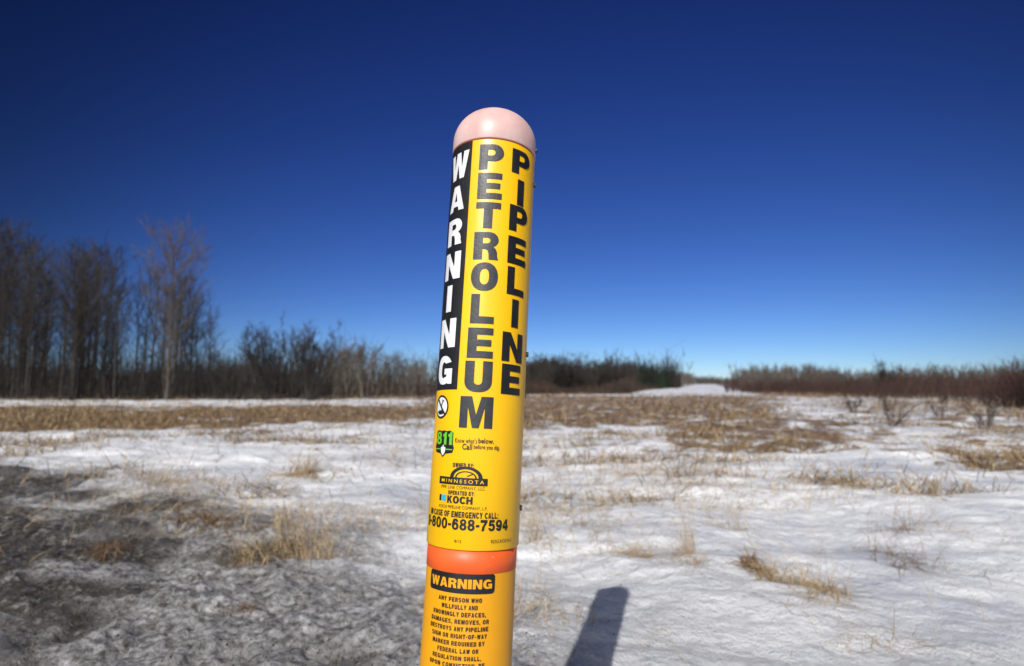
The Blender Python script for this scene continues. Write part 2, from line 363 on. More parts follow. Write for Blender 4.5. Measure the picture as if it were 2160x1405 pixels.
x,y=reg(3400,1085,1330,52,62); brush('dark_scrub',x,y,.6,1.9,.03,M['brown'],'brown scrub in front of the distant wood right of the post','scrub',5)
y=56+44*rng.random(1500); u=1310+90*rng.random(1500)*(y-50)/50; x=(u-1080)/F*y; brush('edge_scrub',x,y,.4,1.3,.04,M['brown'],'low scrub tapering along the left edge of the clearing','scrub',5)
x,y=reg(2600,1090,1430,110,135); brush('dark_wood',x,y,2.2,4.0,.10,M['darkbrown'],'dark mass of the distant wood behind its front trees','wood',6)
n=17000; u=rng.uniform(1560,2500,n); ye=np.interp(u,[1560,1700,1900,2160,2500],[62,46,28,17.5,13]); y=ye+(rng.random(n)**1.5)*55; x=(u-1080)/F*y
k_=fbm(x*.25,y*.25,123,3)+rng.uniform(-.2,.2,n)-.42*np.exp(-(y-ye)/3.5)>.22; x=x[k_];y=y[k_]
brush('red_brush',x,y,.7,1.25,.02,M['redbrush'],'dense reddish brown shrub thicket filling the right side','thicket',6,.3,.85)
x,y=reg(5000,1525,2500,60,130); brush('far_thicket',x,y,.9,2.1,.06,M['redbrush'],'far dark thicket right of the snowy clearing','thicket',5)
x,y=reg(2500,-900,1435,140,240); brush('far_wood',x,y,4,7,.22,M['darkbrown'],'far off wood on the skyline left of the clearing','wood',6,.03)
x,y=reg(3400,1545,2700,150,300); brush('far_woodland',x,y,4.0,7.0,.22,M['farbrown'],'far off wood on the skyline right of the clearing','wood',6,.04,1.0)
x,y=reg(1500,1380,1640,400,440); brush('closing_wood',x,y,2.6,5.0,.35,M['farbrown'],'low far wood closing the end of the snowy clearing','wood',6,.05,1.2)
# stubble
n=300000; a=rng.uniform(-1.1,1.1,n); y=np.exp(rng.uniform(math.log(3.6),math.log(50),n)); x=a*y
t=tan_(x,y)+(fbm(x*1.1,y*1.3,90,5)-.5)*2.9; k=rng.random(n)<.52*ss(.25,.9,t)+.016; x=x[k];y=y[k]; n=len(x)
z=hgt(x,y); ln=rng.uniform(.04,.2,n)*(1+.02*y); az=rng.uniform(0,6.283,n); el=rng.uniform(0,.9,n)**1.3
P0=np.stack([x,y,z-.005],1); P1=P0+np.stack([np.cos(az)*np.cos(el),np.sin(az)*np.cos(el),np.sin(el)],1)*ln[:,None]
rb=RB(); dd=np.stack([-np.sin(az),np.cos(az),rng.uniform(-.5,.5,n)],1); rb.add(P0,P1+[0,0,.008],.003+.0008*y,.0015+.0003*y,dd)
o=link('dry_grass',rb.mesh('dry_grass'),M['stubble']); tag(o,'flattened tan dry grass lying across the snowy field','grass',kind='stuff')
def stems(name,x,y,ln,mat,label,w0=.0007,w1=.0005,elmax=1.05):
    n=len(x); z=hgt(x,y); az=rng.normal(.4,1.6,n); el=rng.uniform(.0,elmax,n)**1.5
    P0=np.stack([x,y,z-.004],1); P1=P0+np.stack([np.cos(az)*np.cos(el),np.sin(az)*np.cos(el),np.sin(el)],1)*ln[:,None]*.55
    P2=P1+np.stack([np.cos(az)*np.cos(el*.3),np.sin(az)*np.cos(el*.3),np.sin(el*.3)],1)*ln[:,None]*.5
    rb=RB(); dd=np.stack([-np.sin(az),np.cos(az),rng.uniform(-.5,.5,n)],1); wd=w0+w1*y; rb.add(P0,P1,wd,wd*.8,dd); rb.add(P1,P2,wd*.8,wd*.3,dd)
    o=link(name,rb.mesh(name),mat); tag(o,label,'grass',kind='stuff')
n=170000; a=rng.uniform(-1.1,1.1,n); y=np.exp(rng.uniform(math.log(1.5),math.log(9),n)); x=a*y
edge=np.exp(-((dirt(x,y)-.45)/.28)**2)*ss(.2,-.3,x)
t=fbm(x*.9,y*1.3,190,5)+.10*(x/y>.0)+.13*edge+.04*(dirt(x,y)>.6); k=rng.random(n)<.30*ss(.54,.76,t)+.003*(x/y>0); x=x[k];y=y[k]
stems('sparse_grass',x,y,rng.uniform(.02,.16,len(x))*(1+.06*y),M['straw'],'sparse thin straw stems poking through the near snow')
n=60000; a=rng.uniform(-1.2,.1,n); y=np.exp(rng.uniform(math.log(1.25),math.log(5),n)); x=a*y
k=rng.random(n)<.5*ss(.15,.7,soil(x,y)+(fbm(x*5,y*5,222,3)-.5)*.8); x=x[k];y=y[k]
stems('matted_grass',x,y,rng.uniform(.015,.07,len(x)),M['matted'],'matted dark dead grass lying in the thawed soil at lower left',.0008,.0004,.7)
# soil bits in dirty snow
n=22000; a=rng.uniform(-1.3,.2,n); y=np.exp(rng.uniform(math.log(1.2),math.log(4.5),n)); x=a*y
k=rng.random(n)<.16*dirt(x,y)+.5*soil(x,y); x=x[k];y=y[k]; n=len(x); s=rng.uniform(.001,.0046,n)
base=np.array([(1,0,0),(0,1,0),(-1,0,0),(0,-1,0),(0,0,1),(0,0,-1)],float); fc=np.array([(0,1,4),(1,2,4),(2,3,4),(3,0,4),(1,0,5),(2,1,5),(3,2,5),(0,3,5)])
V=(base[None]*(rng.uniform(.5,1.3,(n,6,1)))+rng.normal(0,.2,(n,6,3)))*s[:,None,None]+np.stack([x,y,hgt(x,y)],1)[:,None]
me=bpy.data.meshes.new('soil_crumbs'); me.from_pydata(V.reshape(-1,3).tolist(),[],(fc[None]+6*np.arange(n)[:,None,None]).reshape(-1,3).tolist())
o=link('soil_crumbs',me,M['clod'],smooth=True); tag(o,'small crumbs of soil scattered on the dirty snow at lower left','soil',kind='stuff')
# ------------------------------------------------------------ tufts
def tuft(u,v,n,hpx,wpx,lean,label,mat='straw',flop=.6,bw=.0022,name='grass_tuft'):
    n=int(n*1.5); hpx*=1.1
    x0,y0=gpx(u,v); sc=y0/F; h=hpx*sc; w=wpx*sc*1.2
    kn=5; kx=rng.uniform(-.36,.36,kn)*w; ky=rng.uniform(-.3,.3,kn)*w; kk=rng.choice(kn,n,p=np.array([.36,.24,.18,.13,.09])); kx[0]*=.3; ky[0]*=.3
    px=kx[kk]+rng.normal(0,w*.09,n); py=ky[kk]+rng.normal(0,w*.08,n); L_=h*rng.uniform(.35,1.45,n)*np.array([1.1,.9,.75,.6,.5])[kk]
    rb=RB(); az=rng.normal(lean,flop*1.7,n); out=rng.uniform(.15,1.15,n)*flop
    zz=hgt(px+x0,py+y0)-H1(x0,y0)-.01
    P=np.stack([px,py,zz],1); d=np.stack([np.cos(az),np.sin(az)*.8,np.zeros(n)],1)
    ang=out*.9; prev=P; wd=bw*rng.uniform(.5,1.25,n); side=np.stack([-np.sin(az),np.cos(az),np.zeros(n)],1)+rng.normal(0,.5,(n,3)); side/=np.linalg.norm(side,axis=1)[:,None]
    a2=rng.uniform(0,6.283,n); e=P+np.stack([np.cos(a2)*w*.34,np.sin(a2)*w*.30,np.zeros(n)],1)*rng.uniform(.4,1.2,n)[:,None]; e[:,2]=hgt(e[:,0]+x0,e[:,1]+y0)-H1(x0,y0)+.003
    rb.add(P+[0,0,.012],e,wd*.8,wd*.4,np.stack([-np.sin(a2),np.cos(a2),np.zeros(n)],1))
    for k in range(5):
        stp=(d*np.sin(ang)[:,None]+np.array([0,0,1.0])*np.cos(ang)[:,None])*(L_/5)[:,None]
        nx=prev+stp; nx[:,2]=np.maximum(nx[:,2],.004+hgt(nx[:,0]+x0,nx[:,1]+y0)-H1(x0,y0))
        rb.add(prev,nx,wd*(1-k/6),wd*(1-(k+1)/6),side); prev=nx; ang=ang+out*rng.uniform(.2,.9,n)
    me=rb.mesh(name); o=link(name,me,M[mat]); o.location=(x0,y0,H1(x0,y0)); tag(o,label,'grass'); return o
tuft(640,1003,150,58,120,0,'straw coloured grass clump on clean snow left of the post near the field edge',bw=.0035)
tuft(345,1030,70,45,170,0,'sparse grass tuft at the top edge of the dirty snow, far left',bw=.0035)
tuft(405,1118,190,44,150,.2,'matted dark brown grass clump in the middle of the dirty snow','deadbrown',1.0,.0035)
tuft(620,1150,190,130,210,2.6,'long bent dry grass stems beside the dirty snow edge left of the post',flop=.8,bw=.0024)
tuft(225,1165,90,22,130,0,'low dark dead plant clump in the black soil at lower left','deadbrown',1.2,.003)
tuft(515,1290,60,24,70,0,'tiny dark dead clump on the gray slush lower left of the post','deadbrown',1.2,.0018)
tuft(1140,1140,44,120,80,2.6,'thin dry grass stems leaning just right of the post',bw=.002)
tuft(1340,1010,34,70,80,1,'faint upright grass sprigs on the open snow behind the shadow',bw=.003)
tuft(1375,1178,120,60,190,2.8,'dense pale flattened grass clump right of the post above the shadow',flop=1.0,bw=.002)
tuft(1452,1175,40,135,60,1.8,'tall thin upright grass stems right of the dense pale clump',flop=.4,bw=.002)
tuft(1560,1110,40,95,140,2.5,'wispy dry stems standing behind the brown leafy clump',flop=.6,bw=.002)
tuft(1630,1210,160,105,200,2.7,'tangled brown grass clump with long arching blades at right centre',flop=.9,bw=.0024)
tuft(1580,1192,50,40,60,3.0,'rusty brown dead leaf clump at the left side of the tangled clump','deadbrown',.9,.006)
tuft(1700,1262,30,85,150,2.9,'few long blades trailing over the snow below the tangled clump',flop=1.0,bw=.002)
tuft(1950,1175,60,95,190,.5,'dark arching dead grass blades on the snow near the right edge','deadbrown',.9,.0024)
tuft(1900,1120,34,80,90,1.5,'short dark stalks standing behind the arching blades at the right','deadbrown',.5,.0024)
tuft(1850,1335,60,20,190,0,'faint flattened tuft half buried in snow at lower right',flop=1.3,bw=.0015)
tuft(1180,985,30,44,90,1,'short sparse sprigs on the snow close behind the post at right',bw=.003)
# shrubs at right
shr=[bushy_tree(1.0,9,s,spread=.8,nb=6,th=.28) for s in (51,52)]
def shrub(u,v,hpx,label,k):
    x0,y0=gpx(u,v); place_tree(shr[k],(M['redbrush'],M['brown']),'bare_shrub',x0,y0,hpx/F*y0,label,'shrub')
shrub(1880,905,85,'leafless twiggy shrub on the snow in front of the red thicket',0)
shrub(1800,870,60,'small leafless shrub left of the twiggy shrub by the right thicket',1)
shrub(2080,900,80,'leafless shrub nearest the right edge in front of the thicket',1)
shrub(1985,880,62,'leafless shrub between the two taller shrubs at the right',0)
x0,y0=(1868-1080)/F*48,48; place_tree(bush[1],(M['barkpale'],M['graytwig']),'bare_tree',x0,y0,(.7+(815-742)/F*48)/4.4,'lone gray leafless tree rising above the red thicket at the right','tree')
# ------------------------------------------------------------ the marker post
BASE=Vector((-.0708,.637,-.02)); EU=Euler((-R_(5.1),R_(2.64),0))
root=empty('pipeline_marker_post',BASE,EU); tag(root,'tall round yellow warning post with pink domed cap standing in the snow','marker post')
MW=Matrix.Translation(BASE)@EU.to_matrix().to_4x4(); MI=MW.inverted()
def hit(u,v,r):
    X_=(u-1080)/F; t=(702.5-v)/F
    d=Vector((X_,math.cos(PITCH)-t*math.sin(PITCH),math.sin(PITCH)+t*math.cos(PITCH)))
    o=MI@Vector((0,0,CAMH)); d=MI.to_3x3()@d
    a=d.x**2+d.y**2; b_=2*(o.x*d.x+o.y*d.y); c=o.x**2+o.y**2-r*r; D=b_*b_-4*a*c
    if D<0: D=0
    k=(-b_-math.sqrt(D))/(2*a); p=o+d*k
    return math.atan2(p.x,-p.y)*r,p.z
RS=.0538; RI=.0516
def lathe(name,prof,mat,parent,n=96,caps=False):
    v=[];f=[]
    for (r,z) in prof:
        for k in range(n):
            a=2*math.pi*k/n; v.append((r*math.cos(a),r*math.sin(a),z))
    for i_ in range(len(prof)-1):
        for k in range(n): f.append((i_*n+k,i_*n+(k+1)%n,(i_+1)*n+(k+1)%n,(i_+1)*n+k))
    me=bpy.data.meshes.new(name); me.from_pydata(v,[],f); return link(name,me,mat,parent,smooth=True)
RC=.0546
zb=hit(992,1163,RS)[1]; zr=hit(1041,290,RC)[1]; zo=hit(990,1212,RI)[1]
sleeve=lathe('sleeve',[(RS-.003,zb+.06),(RS-.003,zb+.001),(RS-.002,zb),(RS-.0006,zb),(RS,zb+.001),(RS,zr-.3),(RS,zr+.02)],M['yellow'],root)
prof=[(.0525,zr+.01),(.0528,zr),(RC-.0005,zr),(RC,zr+.0012),(RC,zr+.017)]
for k in range(1,17):
    a=math.pi/2*k/16; prof.append((max(RC*math.cos(a)**.95,.0001),zr+.017+(.046)*math.sin(a)))
cap=lathe('cap',prof,M['cap'],root)
lathe('cap_seal',[(RS-.0001,zr-.0018),(RS+.0004,zr-.0016),(RS+.0004,zr+.003)],M['rim'],cap)
band=lathe('orange_band',[(RI,zo),(RI+.0004,zo+.0004),(RI+.0004,zb+.004),(RI-.003,zb+.0041)],M['orange'],root)
tube=lathe('tube',[(RI-.001,-.02),(RI,0),(RI,zo*.5),(RI,zo)],M['yellow2'],root)
def screw(th_deg,z,r,parent):
    a=R_(th_deg); d=Vector((math.sin(a),-math.cos(a),0)); p=d*r+Vector((0,0,z))
    me=bpy.data.meshes.new('screw'); bm=bmesh.new(); bmesh.ops.create_cone(bm,cap_ends=True,segments=6,radius1=.0036,radius2=.0030,depth=.0034)
    g2=bmesh.ops.create_cone(bm,cap_ends=True,segments=16,radius1=.0046,radius2=.0046,depth=.0009); bmesh.ops.translate(bm,verts=g2['verts'],vec=(0,0,-.0014))
    bm.transform(Matrix.Translation(p+d*.0012)@d.to_track_quat('Z','Y').to_matrix().to_4x4()); bm.to_mesh(me); bm.free(); link('screw',me,M['screw'],parent)
screw(82,zr+.010,RC-.0006,cap)
for v in (372,732,1067): screw(86,hit(1120 if v<500 else 1090,v,RS)[1]-.004,RS-.0004,sleeve)
# --- decals
SC=100.0
def grab(ob):
    C.objects.link(ob); bpy.context.view_layer.update(); dg=bpy.context.evaluated_depsgraph_get()
    me=bpy.data.meshes.new_from_object(ob.evaluated_get(dg)); d=ob.data; bpy.data.objects.remove(ob); bpy.data.curves.remove(d)
    v=[(p.co.x/SC,p.co.y/SC) for p in me.vertices]; f=[tuple(p.vertices) for p in me.polygons]; bpy.data.meshes.remove(me); return v,f
def fill(loops):
    cu=bpy.data.curves.new('t','CURVE'); cu.dimensions='2D'; cu.fill_mode='FRONT'
    for lp in loops:
        sp=cu.splines.new('POLY'); sp.points.add(len(lp)-1)
        for k,(a,b_) in enumerate(lp): sp.points[k].co=(a*SC,b_*SC,0,1)
        sp.use_cyclic_u=True
    return grab(bpy.data.objects.new('t',cu))
def rect(a,b_,c,d): return [(a,b_),(c,b_),(c,d),(a,d)]
def ell(cx,cy,rx,ry,n=40,e=1.0,a0=0,a1=360):
    o=[]
    for k in range(n+(0 if a1-a0==360 else 1)):
        t=R_(a0+(a1-a0)*k/n); c,s=math.cos(t),math.sin(t); o.append((cx+rx*math.copysign(abs(c)**e,c),cy+ry*math.copysign(abs(s)**e,s)))
    return o
def decal(name,geos,r,mat,parent):
    bm=bmesh.new()
    for v,f in geos:
        bv=[bm.verts.new((a,b_,0)) for a,b_ in v]
        for ff in f:
            try: bm.faces.new([bv[k] for k in ff])
            except ValueError: pass
    xs=[v.co.x for v in bm.verts]; x=math.floor(min(xs)/.003)*.003
    while x<max(xs):
        bmesh.ops.bisect_plane(bm,geom=bm.verts[:]+bm.edges[:]+bm.faces[:],plane_co=(x,0,0),plane_no=(1,0,0)); x+=.003
    for v in bm.verts:
        s,t=v.co.x,v.co.y; v.co=(r*math.sin(s/r),-r*math.cos(s/r),t)
    me=bpy.data.meshes.new(name); bm.to_mesh(me); bm.free(); return link(name,me,mat,parent)
def box_px(u0,u1,v0,v1,r):
    um,vm=(u0+u1)/2,(v0+v1)/2; return hit(u0,vm,r)[0],hit(u1,vm,r)[0],hit(um,v1,r)[1],hit(um,v0,r)[1]
def fit(geo,b_):
    v,f=geo; xs=[p[0] for p in v]; ys=[p[1] for p in v]; s0,s1,t0,t1=b_; a,c=min(xs),max(xs); d,e=min(ys),max(ys)
    return [(s0+(p[0]-a)/(c-a)*(s1-s0),t0+(p[1]-d)/(e-d)*(t1-t0)) for p in v],f
def text(s,b_,bold=.02,sp=1.0):
    cu=bpy.data.curves.new('t','FONT'); cu.body=s; cu.size=1*SC/10; cu.offset=bold*SC/10; cu.fill_mode='FRONT'; cu.space_character=sp; cu.resolution_u=4
    return fit(grab(bpy.data.objects.new('t',cu)),b_)
G={}
G['I']=[rect(0,0,1,1)]
G['L']=[[(0,0),(1,0),(1,.24),(.37,.24),(.37,1),(0,1)]]
G['E']=[[(0,0),(1,0),(1,.23),(.37,.23),(.37,.39),(.92,.39),(.92,.61),(.37,.61),(.37,.77),(.98,.77),(.98,1),(0,1)]]
G['F']=[[(0,0),(.37,0),(.37,.38),(.88,.38),(.88,.60),(.37,.60),(.37,.77),(.97,.77),(.97,1),(0,1)]]
G['T']=[[(.32,0),(.68,0),(.68,.76),(1,.76),(1,1),(0,1),(0,.76),(.32,.76)]]
G['N']=[[(0,0),(.32,0),(.32,.56),(.66,0),(1,0),(1,1),(.68,1),(.68,.44),(.34,1),(0,1)]]
G['M']=[[(0,0),(.25,0),(.25,.66),(.40,0),(.60,0),(.75,.66),(.75,0),(1,0),(1,1),(.64,1),(.5,.42),(.36,1),(0,1)]]
G['W']=[[(.18,0),(.40,0),(.5,.56),(.60,0),(.82,0),(1,1),(.77,1),(.7,.40),(.61,1),(.39,1),(.30,.40),(.23,1),(0,1)]]
G['V']=[[(.34,0),(.66,0),(1,1),(.68,1),(.5,.36),(.32,1),(0,1)]]
G['Y']=[[(.33,0),(.67,0),(.67,.40),(1,1),(.65,1),(.5,.64),(.35,1),(0,1),(.33,.40)]]
G['A']=[[(0,0),(.30,0),(.35,.17),(.65,.17),(.70,0),(1,0),(.68,1),(.32,1)],[(.41,.37),(.5,.73),(.59,.37)]]
G['P']=[[(0,0),(.36,0),(.36,.33),(.55,.33)]+ell(.60,.665,.40,.335,16,1,-90,90)+[(.55,1),(0,1)],[(.36,.55)]+ell(.54,.67,.11,.12,10,1,-90,90)+[(.36,.79)]]
G['B']=[[(0,0)]+ell(.60,.275,.40,.275,12,1,-90,62)+ell(.58,.765,.37,.235,12,1,-52,90)+[(0,1)],[(.35,.20)]+ell(.56,.30,.11,.10,8,1,-90,90)+[(.35,.40)],[(.35,.60)]+ell(.54,.70,.10,.10,8,1,-90,90)+[(.35,.80)]]
G['D']=[[(0,0)]+ell(.5,.5,.5,.5,24,.9,-90,90)+[(0,1)],[(.35,.23)]+ell(.48,.5,.17,.27,14,1,-90,90)+[(.35,.77)]]
G['R']=[[(0,0),(.36,0),(.36,.38),(.46,.38),(.56,.34),(.60,.22),(.62,0),(1,0),(.95,.12),(.94,.28),(.88,.40),(.78,.46)]+ell(.62,.72,.36,.28,14,1,-55,90)+[(.55,1),(0,1)],[(.36,.58)]+ell(.54,.69,.11,.105,10,1,-90,90)+[(.36,.795)]]
G['O']=[ell(.5,.5,.5,.52,44,.9),ell(.5,.5,.17,.29,30,.85)]
G['Q']=[[p if not 33<k<39 else (.5+(p[0]-.5)*1.22,.5+(p[1]-.5)*1.15) for k,p in enumerate(ell(.5,.5,.5,.52,44,.9))],ell(.5,.5,.17,.29,30,.85)]
G['U']=[[(0,1)]+ell(.5,.36,.5,.38,20,.85,180,360)+[(1,1),(.65,1)]+ell(.5,.36,.15,.14,12,.9,360,180)+[(.35,1)]]
G['G']=[ell(.5,.5,.5,.52,34,.9,30,296)+[(.80,.0),(1,0),(1,.55),(.55,.55),(.55,.34),(.70,.34),(.68,.25)]+ell(.5,.5,.16,.29,20,.9,300,52)]
G['K']=[[(0,0),(.34,0),(.34,.28),(.42,.40),(.64,0),(1,0),(.64,.60),(.98,1),(.60,1),(.34,.62),(.34,1),(0,1)]]
G['C']=[ell(.5,.5,.5,.52,34,.9,32,328)+ell(.5,.5,.17,.28,20,.9,310,50)]
G['H']=[[(0,0),(.34,0),(.34,.38),(.66,.38),(.66,0),(1,0),(1,1),(.66,1),(.66,.62),(.34,.62),(.34,1),(0,1)]]
def ribbon(pts,w):
    l=[];r=[]
    for k,p in enumerate(pts):
        a=pts[max(k-1,0)]; b_=pts[min(k+1,len(pts)-1)]; dx,dy=b_[0]-a[0],b_[1]-a[1]; q_=math.hypot(dx,dy); nx,ny=-dy/q_,dx/q_
        l.append((p[0]+nx*w,p[1]+ny*w)); r.append((p[0]-nx*w,p[1]-ny*w))
    return l+r[::-1]
G['S']=[ribbon(ell(.5,.715,.36,.185,10,1,15,100)+ell(.46,.70,.33,.19,10,1,115,225)+[(.42,.53),(.56,.48)]+ell(.52,.30,.34,.19,10,1,45,-70)+ell(.5,.285,.36,.185,9,1,-85,-170),.115)]
G['8']=[[(.5,-.02)]+ell(.5,.29,.5,.31,20,.95,-80,48)+ell(.5,.735,.46,.285,20,.95,-38,218)+ell(.5,.29,.5,.31,20,.95,132,260),ell(.5,.29,.17,.12,18),ell(.5,.735,.15,.10,18)]
G['1']=[[(.30,0),(.78,0),(.78,1),(.46,1),(.36,.88),(.08,.82),(.08,.64),(.30,.64)]]
G['0']=[ell(.5,.5,.5,.52,36,.9),ell(.5,.5,.17,.32,26,.85)]
G['6']=[ell(.5,.34,.5,.36,26,.9,-180,120)+[(.40,.66),(.42,.76),(.52,.81),(.64,.72),(.98,.76)]+ell(.5,.70,.46,.32,16,.9,30,140)+[(.02,.66),(0,.5)],ell(.51,.32,.17,.15,18)]
G['5']=[[(0,.26),(.33,.28),(.40,.20),(.50,.17),(.62,.22),(.66,.33),(.62,.44),(.50,.49),(.36,.43),(.04,.46),(.14,1),(.92,1),(.92,.77),(.40,.77),(.36,.63),(.56,.69)]+ell(.5,.34,.5,.36,20,.9,60,-170)]
G['9']=[[(1-a,1-c) for a,c in lp] for lp in G['6']]
G['4']=[[(.50,0),(.83,0),(.83,.20),(1,.20),(1,.43),(.83,.43),(.83,1),(.52,1),(0,.44),(0,.20),(.50,.20)],[(.24,.43),(.52,.73),(.52,.43)]]
G['7']=[[(.18,0),(.52,0),(.64,.40),(1,.80),(1,1),(0,1),(0,.75),(.60,.75),(.28,.38)]]
PUN={'.':[(.0,.22)],',':[(-.14,.22)],':':[(0,.22),(.5,.72)],'-':[(.34,.54)]}
GC={}
def glyph(c,b_):
    if c not in GC: GC[c]=fill([[(a*.1,y_*.1) for a,y_ in lp] for lp in G[c]])
    return fit(GC[c],b_)
WID={'I':.42,'1':.62,'-':.5,'M':1.25,'W':1.3,'N':1.05,'O':1.1,'C':1.05,'H':1.05,'G':1.08,' ':.38,'.':.3,',':.3,':':.3,'Q':1.1,'L':.92,'F':.92}
def wsum(s,gap,W): return sum(W.get(c,1) for c in s)+gap*(len(s)-1)
def heavy(s,b_,gap=.16,widths={}):
    W=dict(WID); W.update(widths)
    k=(b_[1]-b_[0])/wsum(s,gap,W); x=b_[0]; out=[]; hh=b_[3]-b_[2]
    for c in s:
        w=W.get(c,1)*k
        if c in PUN:
            for lo,hi in PUN[c]: out.append(([(x,b_[2]+hh*lo),(x+w,b_[2]+hh*lo),(x+w,b_[2]+hh*hi),(x,b_[2]+hh*hi)],[(0,1,2,3)]))
        elif c!=' ': out.append(glyph(c,(x,x+w,b_[2],b_[3])))
        x+=w+gap*k
    return out
def column(word,cent,rows,uc,wid,r):
    out=[]
    for c,(v0,v1),k in zip(word,rows,range(99)):
        u=uc[0]+(uc[1]-uc[0])*k/(len(word)-1); t1=hit(u,v0,r)[1]; t0=hit(u,v1,r)[1]
        w=wid*{'I':.36,'M':1.26,'W':1.2,'L':.92,'N':1.08,'O':1.06,'U':1.05}.get(c,1); s=cent[0]+(cent[1]-cent[0])*k/(len(word)-1)
        s*=r
        out.append(glyph(c,(s-w/2,s+w/2,t0,t1)))
    return out
r1=RS+.0003; r2=RS+.0006; r3=RS+.0009
sR=R_(-27.5)*r1; sL=R_(-84)*r1
st0=hit(940,822,r1)[1]; st1=zr-.0015
decal('black_stripe',[([(sL,st0),(sR,st0),(sR,st1),(sL,st1)],[(0,1,2,3)])],r1,M['black'],sleeve)
decal('white_lettering',column('WARNING',(R_(-50.5),R_(-52.5)),[(320,374),(391,442),(461,515),(532,588),(602,657),(673,733),(751,811)],(976,939),.0300,r2),r2,M['white'],sleeve)
decal('petroleum_lettering',column('PETROLEUM',(R_(-.2),R_(-1.5)),[(304,357),(364,419),(426,481),(489,547),(553,613),(620,682),(691,755),(761,827),(836,903)],(1036,999),.0305,r2),r2,M['char'],sleeve)
decal('pipeline_lettering',column('PIPELINE',(R_(43.5),R_(43.5)),[(316,367),(377,432),(433,488),(499,557),(563,622),(630,690),(701,763),(768,832)],(1094,1073),.0305,r2),r2,M['black'],sleeve)
cs,ct=hit(931,858,r1)
decal('symbol_disc',[fill([ell(cs,ct,.0128,.0128)])],r1,M['white'],sleeve)
def rot(lp,a,cx,cy): return [(cx+(x_-cx)*math.cos(a)-(y_-cy)*math.sin(a),cy+(x_-cx)*math.sin(a)+(y_-cy)*math.cos(a)) for x_,y_ in lp]
decal('symbol_ring',[fill([ell(cs,ct,.0135,.0135),ell(cs,ct,.0113,.0113)]),fill([rot(rect(cs-.0013,ct-.0118,cs+.0013,ct+.0118),R_(42),cs,ct)])],r2,M['black'],sleeve)
decal('symbol_shovel',[fill([rot(rect(cs-.0006,ct+.000,cs+.0006,ct+.0075),R_(-24),cs,ct)]),fill([[(cs-.0070,ct-.0066),(cs-.0045,ct-.0036),(cs-.002,ct-.0048),(cs+.0005,ct-.0030),(cs+.003,ct-.0052),(cs+.0062,ct-.0066),(cs+.0035,ct-.0085),(cs-.0035,ct-.0088)]]),
  fill([rot(rect(cs-.0022,ct+.0072,cs+.0022,ct+.0084),R_(-24),cs,ct)])],r3,M['black'],sleeve)
# 811 emblem
b8=box_px(923,954,911,938,r1); cx8=(b8[0]+b8[1])/2; w8=b8[1]-b8[0]; tb=hit(938,964,r1)[1]; h8=b8[2]
bk=[(b8[0]-.0012,h8+.003),(b8[0]-.0016,b8[3]-.002),(b8[0]-.0006,b8[3]+.0006),(b8[0]+w8*.15,b8[3]+.0019),(b8[0]+w8*.33,b8[3]+.0008),(b8[0]+w8*.48,b8[3]+.0018),(b8[0]+w8*.68,b8[3]+.0010),(b8[0]+w8*.85,b8[3]+.0018),(b8[1]+.0012,b8[3]-.0004),(b8[1]+.0013,h8+.001),(b8[1]+.0030,h8-.0030),(b8[1]+.0012,h8-.0086),(cx8+.0045,h8-.0100),(cx8+.002,tb+.0012),(cx8,tb-.0004),(cx8-.002,tb+.0012),(cx8-.0045,h8-.0100),(b8[0]-.0012,h8-.0086),(b8[0]-.0032,h8-.0030)]
decal('emblem_backing',[fill([bk])],r1,M['black'],sleeve)
decal('emblem_digits',heavy('811',(b8[0],b8[1],b8[2],b8[3]),.24,{'1':.60}),r2,M['green'],sleeve)
decal('emblem_shovel',[fill([rect(cx8-.0010,h8-.0035,cx8+.0010,h8-.0004)]),fill([[(cx8-.0038,h8-.0026),(cx8+.0038,h8-.0026),(cx8+.0038,h8-.0062),(cx8+.0026,h8-.0092),(cx8,tb+.0014),(cx8-.0026,h8-.0092),(cx8-.0038,h8-.0062)]])],r2,M['white'],sleeve)
decal('emblem_ground_line',[fill([rect(b8[0]-.001,h8-.0056,cx8-.0046,h8-.0044)]),fill([rect(cx8+.0046,h8-.0056,b8[1]+.001,h8-.0044)])],r3,M['green'],sleeve)
T=lambda s,u0,u1,v0,v1,bold=.02,sp=1: text(s,box_px(u0,u1,v0,v1,r2),bold,sp)
HV=lambda s,u0,u1,v0,v1,gap=.2: heavy(s,box_px(u0,u1,v0,v1,r2),gap)
decal('slogan_lettering',[T("Know what's",960,1006,924,935,.012,1.10),T("below.",1009,1042,925,936,.028,1.08),T("Call",975,996,936,949,.028,1.08),T("before you dig.",999,1054,939,951,.018,1.08)],r2,M['black'],sleeve)
decal('owner_lettering',HV('OWNED BY:',955,1000,977,987)+[T('PIPE LINE COMPANY, LLC',931,1023,1026,1034,.0,1.1)]+HV('OPERATED BY:',945,1001,1036,1045)+[T('KOCH PIPELINE COMPANY, L.P.',926,1028,1068,1076,0,1.05)],r2,M['black'],sleeve)
decal('operator_lettering',heavy('KOCH',box_px(943,997,1047,1063,r2),.10),r2,M['black'],sleeve)
bb=box_px(927,1029,1008,1024,r1)
cxl=hit(982,1008,r1)[0]; tl=bb[3]
def arch(rx,ry,th_): return fill([ell(cxl,tl,rx,ry,24,1,0,180)+ell(cxl,tl,rx-th_*1.6,ry-th_,24,1,180,0)])
decal('arch_logo',[fill([rect(bb[0],bb[2],bb[1],bb[3])]),arch(.0190,.0122,.0029),arch(.0125,.0072,.0012),fill([rot(rect(cxl+.002,tl+.001,cxl+.0095,tl+.0023),R_(24),cxl+.002,tl+.001)])],r1,M['black'],sleeve)
decal('bar_lettering',[text('MINNESOTA',(bb[0]+.004,bb[1]-.004,bb[2]+.0021,bb[3]-.0021),.004,1.5)],r2,M['yellow'],sleeve)
